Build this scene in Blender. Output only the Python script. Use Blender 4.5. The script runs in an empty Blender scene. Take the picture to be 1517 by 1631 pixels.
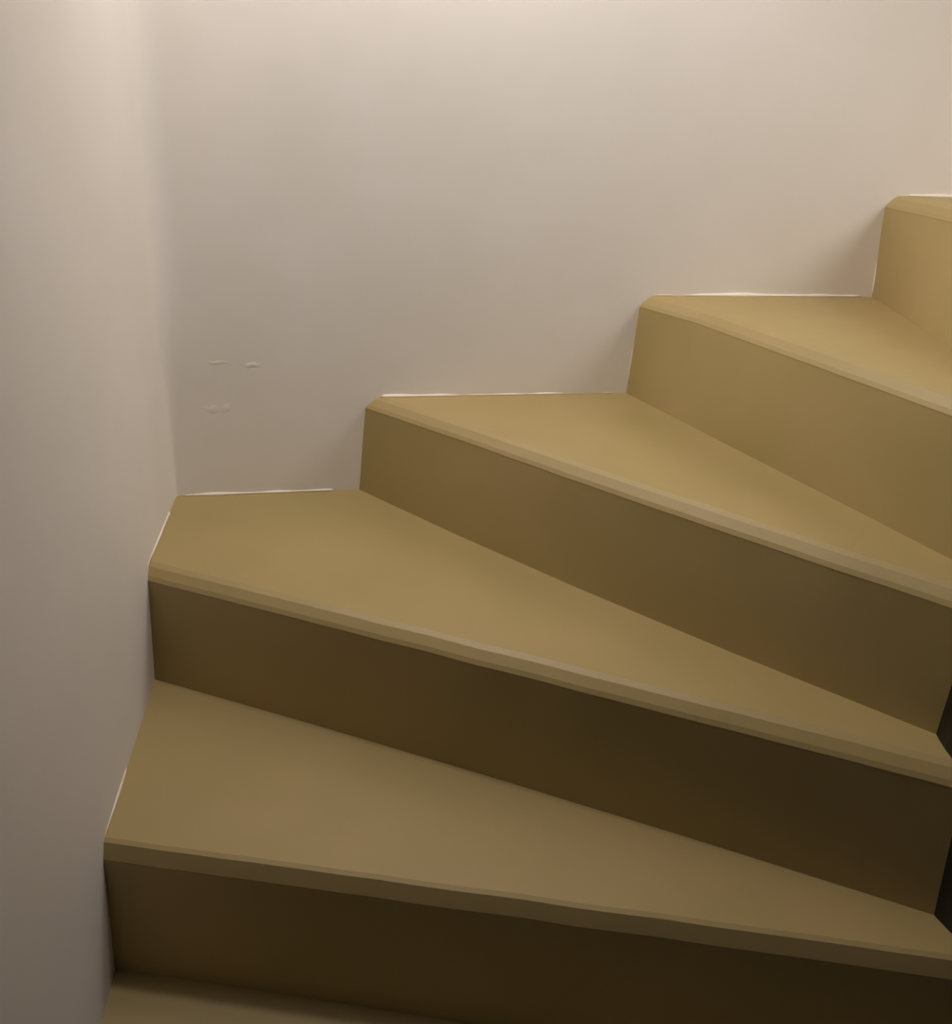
import bpy, bmesh, math, random
from mathutils import Vector, Matrix, noise

C = bpy.context.scene.collection
S = bpy.context.scene

# ------------------------------------------------------------------ camera
W_PX, H_PX = 1517.0, 1631.0
F_PX, CX, CY = 1299.9, 661.0, 674.2
PITCH, ROLL, EYE = 0.36865, 0.048496, 1.0047
cam_d = bpy.data.cameras.new('camera')
cam = bpy.data.objects.new('camera', cam_d)
C.objects.link(cam)
R0 = Vector((1, 0, 0))
U0 = Vector((0, math.sin(PITCH), math.cos(PITCH)))
FW = Vector((0, math.cos(PITCH), -math.sin(PITCH)))
cr, sr = math.cos(ROLL), math.sin(ROLL)
RT = R0 * cr + U0 * sr
UP = -R0 * sr + U0 * cr
M = Matrix((RT, UP, -FW)).transposed().to_4x4()
M.translation = Vector((0, 0, EYE))
cam.matrix_world = M
cam_d.sensor_fit = 'HORIZONTAL'
cam_d.sensor_width = 36
cam_d.lens = F_PX / W_PX * 36
cam_d.shift_x = (W_PX / 2 - CX) / W_PX
cam_d.shift_y = (CY - H_PX / 2) / W_PX
cam_d.clip_start = 0.01
S.camera = cam

# ------------------------------------------------------------------ world, lights, exposure
S.view_settings.view_transform = 'Standard'
S.view_settings.look = 'None'
S.view_settings.gamma = 1.0
S.view_settings.use_curve_mapping = False
S.view_settings.exposure = 0.0
w = bpy.data.worlds.new('dim_stairwell_air')
S.world = w
w.use_nodes = True
w.node_tree.nodes['Background'].inputs['Color'].default_value = (0.6, 0.75, 1.0, 1)
w.node_tree.nodes['Background'].inputs['Strength'].default_value = 0.012


def area(name, loc, target, size, power, color):
    d = bpy.data.lights.new(name, 'AREA')
    d.shape = 'DISK'
    d.size = size
    d.energy = power
    d.color = color
    o = bpy.data.objects.new(name, d)
    C.objects.link(o)
    o.location = loc
    o.rotation_euler = (Vector(target) - Vector(loc)).to_track_quat('-Z', 'Y').to_euler()
    return o


#LIGHTS_BEGIN
area('added_corner_light', (-0.14, 1.04, 2.00), (-0.18, 1.60, 1.55), 0.26, 11.2, (1.0, 0.945, 0.90))  # unseen main source: added bare disc, fitted to wall and step brightness
area('added_stairwell_light', (0.22, 0.88, 1.72), (0.60, 1.35, 0.90), 0.42, 3.5, (1.0, 0.945, 0.90))  # added disc without a fixture, brightens the back wall and middle steps
area('added_right_light', (1.349, 0.966, 1.50), (1.038, 0.581, 0.943), 0.57, 7.4, (1.0, 0.96, 0.94))  # added disc, no known source, lifts the right-hand wall and upper steps
#LIGHTS_END


# ------------------------------------------------------------------ materials
def mat(name, base, rough=0.55, mottle=0.06, scale=6.0, bump=0.0, bump_scale=40, hue=None, spec=0.5):
    m = bpy.data.materials.new(name)
    m.use_nodes = True
    nt = m.node_tree
    b = nt.nodes['Principled BSDF']
    b.inputs['Roughness'].default_value = rough
    b.inputs['Specular IOR Level'].default_value = spec
    tc = nt.nodes.new('ShaderNodeTexCoord')
    n = nt.nodes.new('ShaderNodeTexNoise')
    n.inputs['Scale'].default_value = scale
    n.inputs['Detail'].default_value = 3
    nt.links.new(tc.outputs['Object'], n.inputs['Vector'])
    r = nt.nodes.new('ShaderNodeValToRGB')
    r.color_ramp.elements[0].position = 0.32
    r.color_ramp.elements[1].position = 0.68
    lo = [c * (1 - mottle) for c in base]
    hi = [c * (1 + mottle) for c in base]
    if hue:
        lo = [c * k for c, k in zip(lo, hue)]
    r.color_ramp.elements[0].color = (*lo, 1)
    r.color_ramp.elements[1].color = (*hi, 1)
    nt.links.new(n.outputs['Fac'], r.inputs['Fac'])
    nt.links.new(r.outputs['Color'], b.inputs['Base Color'])
    if bump:
        n2 = nt.nodes.new('ShaderNodeTexNoise')
        n2.inputs['Scale'].default_value = bump_scale
        n2.inputs['Detail'].default_value = 2
        nt.links.new(tc.outputs['Object'], n2.inputs['Vector'])
        bp = nt.nodes.new('ShaderNodeBump')
        bp.inputs['Strength'].default_value = bump
        bp.inputs['Distance'].default_value = 0.003
        nt.links.new(n2.outputs['Fac'], bp.inputs['Height'])
        nt.links.new(bp.outputs['Normal'], b.inputs['Normal'])
    return m


PLASTER = mat('white_plaster', (0.87, 0.815, 0.765), 0.8, 0.025, 4.0, 0.25, 14, (1.0, 1.0, 0.975), 0.3)
PAINT_RIM = mat('cream_wall_paint_rim', (0.88, 0.79, 0.68), 0.6, 0.03, 20)
OCHRE = mat('ochre_step_paint', (0.372, 0.270, 0.113), 0.52, 0.035, 5.0, 0.15, 18, (0.97, 1.0, 0.93), 0.55)
OCHRE_SIDE = mat('olive_ochre_riser_paint', (0.395, 0.292, 0.125), 0.5, 0.04, 4.0, 0.15, 16, (0.95, 1.0, 0.9), 0.5)
BLACK = mat('black_newel_paint', (0.012, 0.011, 0.010), 0.6, 0.1, 8, 0.1, 20)


def link(name, bm, m, parent=None, smooth=False, kind=None):
    me = bpy.data.meshes.new(name)
    bmesh.ops.recalc_face_normals(bm, faces=bm.faces)
    bm.to_mesh(me)
    bm.free()
    me.materials.append(m)
    if smooth:
        for p in me.polygons:
            p.use_smooth = True
    o = bpy.data.objects.new(name, me)
    C.objects.link(o)
    o.parent = parent
    if kind:
        o['kind'] = kind
    return o


# ------------------------------------------------------------------ plan of the stairwell (metres)
# walls:  n . p = d + tilt * z
BACK = (math.radians(101.19), 1.3106, -0.00993)
LEFT = (math.radians(5.978), -0.26456, -0.01441)
RIGHT = (math.radians(11.19), 2.16, 0.0)
NEWEL = Vector((0.786, 0.712))
NEWEL_R = 0.179


def plane(wl, z):
    return Vector((math.cos(wl[0]), math.sin(wl[0]))), wl[1] + wl[2] * z


def meet(p, d, wl, z):
    n, c = plane(wl, z)
    return p + d * ((c - n.dot(p)) / n.dot(d))


def corner(a, b, z):
    (n1, c1), (n2, c2) = plane(a, z), plane(b, z)
    det = n1.x * n2.y - n1.y * n2.x
    return Vector(((c1 * n2.y - n1.y * c2) / det, (n1.x * c2 - c1 * n2.x) / det))


def hit_newel(p, d, r):
    """first point where the ray p + t d enters the newel's circle"""
    q = p - NEWEL
    b, c = q.dot(d), q.dot(q) - r * r
    disc = b * b - c
    if disc < 0:
        return p + d * (-b)
    return p + d * (-b - math.sqrt(disc))


def wave(p, amp, s=14.0, seed=0.0):
    return amp * noise.noise(Vector((p.x * s, p.y * s, seed)))


Z = {-2: -0.367, -1: -0.187, 0: -0.007, 1: 0.1826, 2: 0.3656, 3: 0.5404, 4: 0.7194, 5: 0.899, 6: 1.078, 7: 1.258}
# edge of every nosing and foot of every riser, from the wall to the newel
NOSE = {
    -1: [(-0.30, 0.165), (0.60, 0.165)],
    0: [(-0.32, 0.425), (0.60, 0.39)],
    1: [(-0.3425, 0.7049), (-0.1088, 0.682), (0.1248, 0.6586), (0.3584, 0.6347), (0.5919, 0.6102)],
    2: [(-0.3748, 1.0174), (-0.1385, 0.9387), (0.0977, 0.8598), (0.3338, 0.7807), (0.5699, 0.7013)],
    3: [(-0.0852, 1.3138), (0.0802, 1.1824), (0.2482, 1.0421), (0.4193, 0.9055), (0.5934, 0.7727)],
    4: [(0.3800, 1.4041), (0.4479, 1.3021), (0.5053, 1.1675), (0.5628, 1.0329), (0.6202, 0.8983)],
    5: [(0.8060, 1.4865), (0.8045, 1.3800), (0.8000, 1.2813), (0.7930, 1.1000)],
    6: [(1.58, 1.66), (0.90, 0.85)],
    7: [(1.98, 1.10), (0.95, 0.74)],
}
FOOT = {
    -1: [(-0.30, 0.170), (0.60, 0.170)],
    0: [(-0.32, 0.430), (0.60, 0.395)],
    1: [(-0.342, 0.6938), (-0.2423, 0.6847), (-0.1428, 0.6749), (-0.0433, 0.6646), (0.0562, 0.6537)],
    2: [(-0.3688, 1.0023), (-0.1239, 0.9245), (0.1198, 0.8436), (0.3625, 0.7594), (0.6042, 0.6722)],
    3: [(-0.092, 1.3125), (0.0756, 1.1653), (0.2476, 1.0235), (0.4238, 0.8871), (0.6044, 0.7561)],
    4: [(0.3828, 1.3993), (0.4452, 1.2623), (0.5076, 1.1252), (0.57, 0.9882), (0.6323, 0.8511)],
    5: [(0.8253, 1.4919), (0.8153, 1.4279), (0.797, 1.3351), (0.7787, 1.2424), (0.7604, 1.1496)],
    6: [(1.585, 1.66), (0.905, 0.85)],
    7: [(1.98, 1.105), (0.95, 0.745)],
}
WALL_OF = {-1: LEFT, 0: LEFT, 1: LEFT, 2: LEFT, 3: BACK, 4: BACK, 5: BACK, 6: BACK, 7: RIGHT}
N_SEG = 48


def edge_line(pts, k, z, amp=0.0, seed=0.0, inset=0.004):
    """clip or stretch a plan polyline from just inside its wall to just inside the newel, resampled"""
    P = [Vector(p) for p in pts]
    d0 = (P[1] - P[0]).normalized()
    a = meet(P[0], d0, WALL_OF[k], z)
    mid = [p for p in P if (p - a).dot(d0) > 0.02]
    d1 = (P[-1] - P[-2]).normalized()
    b = hit_newel(P[-1] - d1 * 0.4, d1, NEWEL_R)
    mid = [p for p in mid if (b - p).dot(d1) > 0.02]
    L = [a] + mid + [b]
    lens = [0.0]
    for i in range(1, len(L)):
        lens.append(lens[-1] + (L[i] - L[i - 1]).length)
    L[0] = L[0] - (L[1] - L[0]).normalized() * 0.008
    out = []
    for i in range(N_SEG + 1):
        t = lens[-1] * i / N_SEG
        j = max(x for x in range(len(L) - 1) if lens[x] <= t + 1e-9)
        f = (t - lens[j]) / (lens[j + 1] - lens[j])
        p = L[j].lerp(L[j + 1], min(f, 1))
        n = Vector((d0.y, -d0.x))
        q = p + n * wave(p, amp, 16, seed + k)
        out.append(q)
    return out


T_NOSE = 0.020
NOSE_WAVE = 0.0015


def tread_mesh(k):
    z = Z[k]
    front = edge_line(NOSE[k], k, z - T_NOSE, NOSE_WAVE, 3.0)
    back = edge_line(FOOT[k + 1], k + 1, z)
    # carry the tread a little way under the next riser
    d = (back[-1] - back[0]).normalized()
    n = Vector((-d.y, d.x))
    bk = [p + n * 0.02 for p in back[::4]]
    pts = list(front)
    # round the newel (short way)
    a0 = math.atan2(front[-1].y - NEWEL.y, front[-1].x - NEWEL.x)
    a1 = math.atan2(bk[-1].y - NEWEL.y, bk[-1].x - NEWEL.x)
    while a1 > a0:
        a1 -= 2 * math.pi
    while a1 < a0 - math.pi:
        a1 += 2 * math.pi
    rr = NEWEL_R - 0.004
    for i in range(0, 9):
        a = a0 + (a1 - a0) * i / 8
        pts.append(NEWEL + Vector((math.cos(a), math.sin(a))) * rr)
    pts += bk[::-1][1:]
    if WALL_OF[k] != WALL_OF[k + 1]:
        pts.append(corner(WALL_OF[k], WALL_OF[k + 1], z) + Vector((-0.01, 0.01) if k == 2 else (0.01, 0.01)))
    bm = bmesh.new()
    nf, m = len(front), len(pts)
    fd = (front[-1] - front[0]).normalized()
    back_n = Vector((-fd.y, fd.x))
    # rounded, worn front edge: (set back, drop) pairs from the top face down to the nose
    if k <= 1:
        prof = [(0.014, 0.0), (0.009, 0.0025), (0.0015, 0.0165), (0.0, 0.0195), (0.0, T_NOSE + 0.001)]
    else:
        prof = [(0.021, 0.0), (0.013, 0.0038), (0.0035, 0.0135), (0.0, 0.0192), (0.0, T_NOSE + 0.001)]
    rings = []
    for back_off, drop in prof:
        ring = []
        for i, p in enumerate(pts):
            o = back_n * back_off if i < nf else back_n * back_off * max(0, 1 - (i - nf + 1) / 6.0)
            ring.append(bm.verts.new((p.x + o.x, p.y + o.y, z - drop)))
        rings.append(ring)
    bm.faces.new(rings[0])
    bm.faces.new(rings[-1][::-1])
    for g, h_ in zip(rings[:-1], rings[1:]):
        for i in range(m):
            j = (i + 1) % m
            f = bm.faces.new((g[i], h_[i], h_[j], g[j]))
    return bm


def riser_mesh(k):
    zt, zb = Z[k] - T_NOSE, Z[k - 1]
    a = edge_line(NOSE[k], k, zt, NOSE_WAVE, 3.0)
    b = edge_line(FOOT[k], k, zb)
    d = (a[-1] - a[0]).normalized()
    n = Vector((-d.y, d.x))
    bm = bmesh.new()
    rows = []
    NR = 8
    for i in range(len(a)):
        col = []
        for j in range(NR + 1):
            t = j / NR
            p = a[i].lerp(b[i], t) + n * (0.0002 * (1 - t))
            if 0 < j < NR:
                p = p + n * wave(Vector((p.x, p.y + j * 0.02)), 0.0012, 9, k)
            col.append((p.x, p.y, zt + 0.0 + (zb - zt) * t))
        rows.append(col)
    fr = [[bm.verts.new(c) for c in col] for col in rows]
    def out(c):
        return bm.verts.new(c)

    off = lambda c: (c[0] + n.x * 0.022, c[1] + n.y * 0.022, c[2])
    for i in range(len(a) - 1):
        for j in range(NR):
            f = bm.faces.new((fr[i][j], fr[i + 1][j], fr[i + 1][j + 1], fr[i][j + 1]))
            f.smooth = True
        for p, q in (((rows[i][0], rows[i + 1][0])), ((rows[i][NR], rows[i + 1][NR]))):
            bm.faces.new((out(p), out(q), out(off(q)), out(off(p))))
        bm.faces.new((out(off(rows[i][0])), out(off(rows[i + 1][0])), out(off(rows[i + 1][NR])), out(off(rows[i][NR]))))
    for i in (0, len(a) - 1):
        bm.faces.new([out(rows[i][j]) for j in range(NR + 1)] + [out(off(rows[i][NR])), out(off(rows[i][0]))])
    return bm


# ------------------------------------------------------------------ the setting: walls
Z_LO, Z_HI = -0.60, 2.55
WALL_AMP = 0.0025


def wall_mesh(p_of_z, q_of_z, normal_out, nu, nv, amp, seed, path=None):
    """a gently uneven plastered wall between two vertical ends, with thickness"""
    bm = bmesh.new()
    front, back = [], []
    for j in range(nv + 1):
        z = Z_LO + (Z_HI - Z_LO) * j / nv
        p, q = p_of_z(z), q_of_z(z)
        fr, bk = [], []
        for i in range(nu + 1):
            s = i / nu
            x = path(p, q, i, nu, z) if path else p.lerp(q, s)
            o = amp * noise.noise(Vector((x.x * 2.6 + seed, x.y * 2.6, z * 2.6))) * min(1, max(0, (x - corner(BACK, LEFT, z)).length - 0.05) / 0.2)
            y = x + normal_out * o
            fr.append(bm.verts.new((y.x, y.y, z)))
            y = x + normal_out * 0.12
            bk.append(bm.verts.new((y.x, y.y, z)))
        front.append(fr)
        back.append(bk)
    for g, flip in ((front, 0), (back, 1)):
        for j in range(nv):
            for i in range(nu):
                bm.faces.new((g[j][i], g[j][i + 1], g[j + 1][i + 1], g[j + 1][i]))
    for j in range(nv):
        for i in (0, nu):
            ring = (front[j][i], front[j + 1][i], back[j + 1][i], back[j][i])
            bm.faces.new([bm.verts.new(v.co) for v in ring])
    for i in range(nu):
        for j in (0, nv):
            bm.faces.new((front[j][i], front[j][i + 1], back[j][i + 1], back[j][i]))
    return bm


nb = Vector((math.cos(BACK[0]), math.sin(BACK[0])))
nl = Vector((-math.cos(LEFT[0]), -math.sin(LEFT[0])))
nr = Vector((math.cos(RIGHT[0]), math.sin(RIGHT[0])))
front_dir = Vector((-nl.y, nl.x))
if front_dir.y > 0:
    front_dir = -front_dir


def fillet_r(z):
    """the corner is sharp at the treads and softly rounded higher up"""
    t = min(1, max(0, (z - 0.38) / 0.35))
    return 0.004 + 0.034 * t * t * (3 - 2 * t)


def back_path(p, q, i, nu, z):
    """plan of the back wall: eight short steps round the corner, then straight along the wall"""
    r, v = fillet_r(z), (q - p).normalized()
    a, b = p + front_dir * r, p + v * r
    if i <= 8:
        s = i / 8
        return a * (1 - s) ** 2 + p * 2 * s * (1 - s) + b * s * s
    s = (i - 8) / (nu - 8)
    return b.lerp(q, s)


wall_back = link('wall_back', wall_mesh(lambda z: corner(BACK, LEFT, z), lambda z: corner(BACK, RIGHT, z), nb, 78, 90, WALL_AMP, 0.0, back_path), PLASTER, None, True, 'structure')
wall_left = link('wall_left', wall_mesh(lambda z: corner(BACK, LEFT, z) + front_dir * fillet_r(z), lambda z: corner(BACK, LEFT, z) + front_dir * 1.9, nl, 60, 90, WALL_AMP, 7.0), PLASTER, None, True, 'structure')
wall_right = link('wall_right', wall_mesh(lambda z: corner(BACK, RIGHT, z), lambda z: corner(BACK, RIGHT, z) + front_dir * 0.8, nr, 20, 40, 0.003, 3.0), PLASTER, None, True, 'structure')


# cream paint rims where the wall paint stops at the steps
def rim(parent, pts, r=0.0024, seed=0.0, gate=-0.2):
    """an uneven bead of wall paint along a 3-D polyline, thin where the brush lifted"""
    L = []
    for a, b in zip(pts[:-1], pts[1:]):
        n = max(2, int((b - a).length / 0.008))
        for i in range(n):
            L.append(a.lerp(b, i / n))
    L.append(pts[-1])
    bm = bmesh.new()
    rings = []
    for i, p in enumerate(L):
        t = (L[min(i + 1, len(L) - 1)] - L[max(i - 1, 0)]).normalized()
        up = Vector((0, 0, 1)) if abs(t.z) < 0.7 else Vector((0, 1, 0))
        s = t.cross(up).normalized()
        u = s.cross(t)
        f = noise.noise(Vector((p.x * 19 + seed, p.y * 19, p.z * 19)))
        rr = r * max(0.12, 0.85 + 1.5 * f)
        if i in (0, len(L) - 1):
            rr = r * 0.1
        rings.append([bm.verts.new(p + (s * math.cos(a) + u * math.sin(a)) * rr) for a in [k * math.pi / 3 for k in range(6)]])
    for a, b in zip(rings[:-1], rings[1:]):
        for i in range(6):
            bm.faces.new((a[i], a[(i + 1) % 6], b[(i + 1) % 6], b[i]))
    bm.faces.new(rings[0])
    bm.faces.new(rings[-1])
    return link('paint_rim', bm, PAINT_RIM, parent, True)


def v3(p, z):
    return Vector((p.x, p.y, z))


def wall_start(pts, k, z):
    P = [Vector(p) for p in pts]
    return meet(P[0], (P[1] - P[0]).normalized(), WALL_OF[k], z)


for k in range(0, 6):
    z = Z[k] + 0.0012
    a = wall_start(NOSE[k], k, Z[k])
    b = wall_start(FOOT[k + 1], k + 1, Z[k])
    wl = wall_left if WALL_OF[k] is LEFT else wall_back
    if k == 2:
        c = corner(BACK, LEFT, z)
        rim(wall_left, [v3(a, z), v3(a.lerp(c, 0.75), z)], 0.0024, 2.0)
        rim(wall_back, [v3(c.lerp(b, 0.03), z), v3(c.lerp(b, 0.86), z)], 0.0026, 4.0)
    elif k == 1:
        rim(wall_left, [v3(a, z), v3(a.lerp(b, 0.42), z)], 0.0022, 6.2)
    elif k > 2:
        rim(wl, [v3(a.lerp(b, 0.05), z), v3(a.lerp(b, 0.95), z)], 0.0026, k * 3.1)
for k in (4, 5):
    a = wall_start(NOSE[k], k, Z[k])
    b = wall_start(FOOT[k], k, Z[k - 1])
    rim(wall_back, [v3(a, Z[k] - 0.001), v3(b, Z[k - 1] + 0.004)], 0.0011, k * 5.3)


# small scars in the plaster
def scar(x, z, length, height, proud, seed):
    """a shallow raised ridge of old plaster lying on the back wall"""
    n, c = plane(BACK, z)
    u = Vector((n.y, -n.x))
    base = Vector((x, (c - n.x * x) / n.y))
    bm = bmesh.new()
    nu, nv = 24, 6
    g = []
    for j in range(nv + 1):
        row = []
        for i in range(nu + 1):
            s, t = i / nu * 2 - 1, j / nv * 2 - 1
            p = base + u * s * length / 2
            zz = z + t * height / 2 + 0.25 * height * noise.noise(Vector((s * 2.5, seed, 0)))
            o = WALL_AMP * noise.noise(Vector((p.x * 2.6, p.y * 2.6, zz * 2.6))) * min(1, max(0, (p - corner(BACK, LEFT, zz)).length - 0.05) / 0.2)
            h = proud * max(0, (1 - s * s)) * max(0, 1 - t * t) * (0.7 + 0.8 * noise.noise(Vector((s * 3, t, seed))))
            p = p + nb * (o - h + 0.0003)
            row.append(bm.verts.new((p.x, p.y, zz)))
        g.append(row)
    for j in range(nv):
        for i in range(nu):
            bm.faces.new((g[j][i], g[j][i + 1], g[j + 1][i + 1], g[j + 1][i]))
    return link('plaster_scar', bm, PLASTER, wall_back, True)


scar(-0.322, 0.605, 0.050, 0.010, 0.0010, 1.0)
scar(-0.272, 0.600, 0.045, 0.012, 0.0011, 5.0)
scar(-0.33, 0.525, 0.07, 0.020, 0.0009, 9.0)

# ------------------------------------------------------------------ the staircase
stair = bpy.data.objects.new('winding_staircase', None)
C.objects.link(stair)
stair.location = (0, 0, 0)
stair['label'] = 'ochre-yellow painted winding staircase climbing round the corner between white walls'
stair['category'] = 'staircase'
for k in range(-1, 7):
    link('tread', tread_mesh(k), OCHRE, stair)
for k in range(-1, 8):
    link('riser', riser_mesh(k), OCHRE_SIDE, stair)

# ------------------------------------------------------------------ newel
bm = bmesh.new()
prof = [(NEWEL_R, -0.6), (NEWEL_R, 2.60), (NEWEL_R - 0.012, 2.62), (0.0, 2.62)]
n = 72
rings = []
for r, z in prof[:-1]:
    rings.append([bm.verts.new((NEWEL.x + r * math.cos(2 * math.pi * i / n), NEWEL.y + r * math.sin(2 * math.pi * i / n), z)) for i in range(n)])
for a, b in zip(rings[:-1], rings[1:]):
    for i in range(n):
        bm.faces.new((a[i], a[(i + 1) % n], b[(i + 1) % n], b[i]))
bm.faces.new(rings[-1])
bm.faces.new(rings[0][::-1])
nw = link('newel_column', bm, BLACK, None, True)
nw['label'] = 'black round newel column at the inner end of the ochre steps'
nw['category'] = 'column'
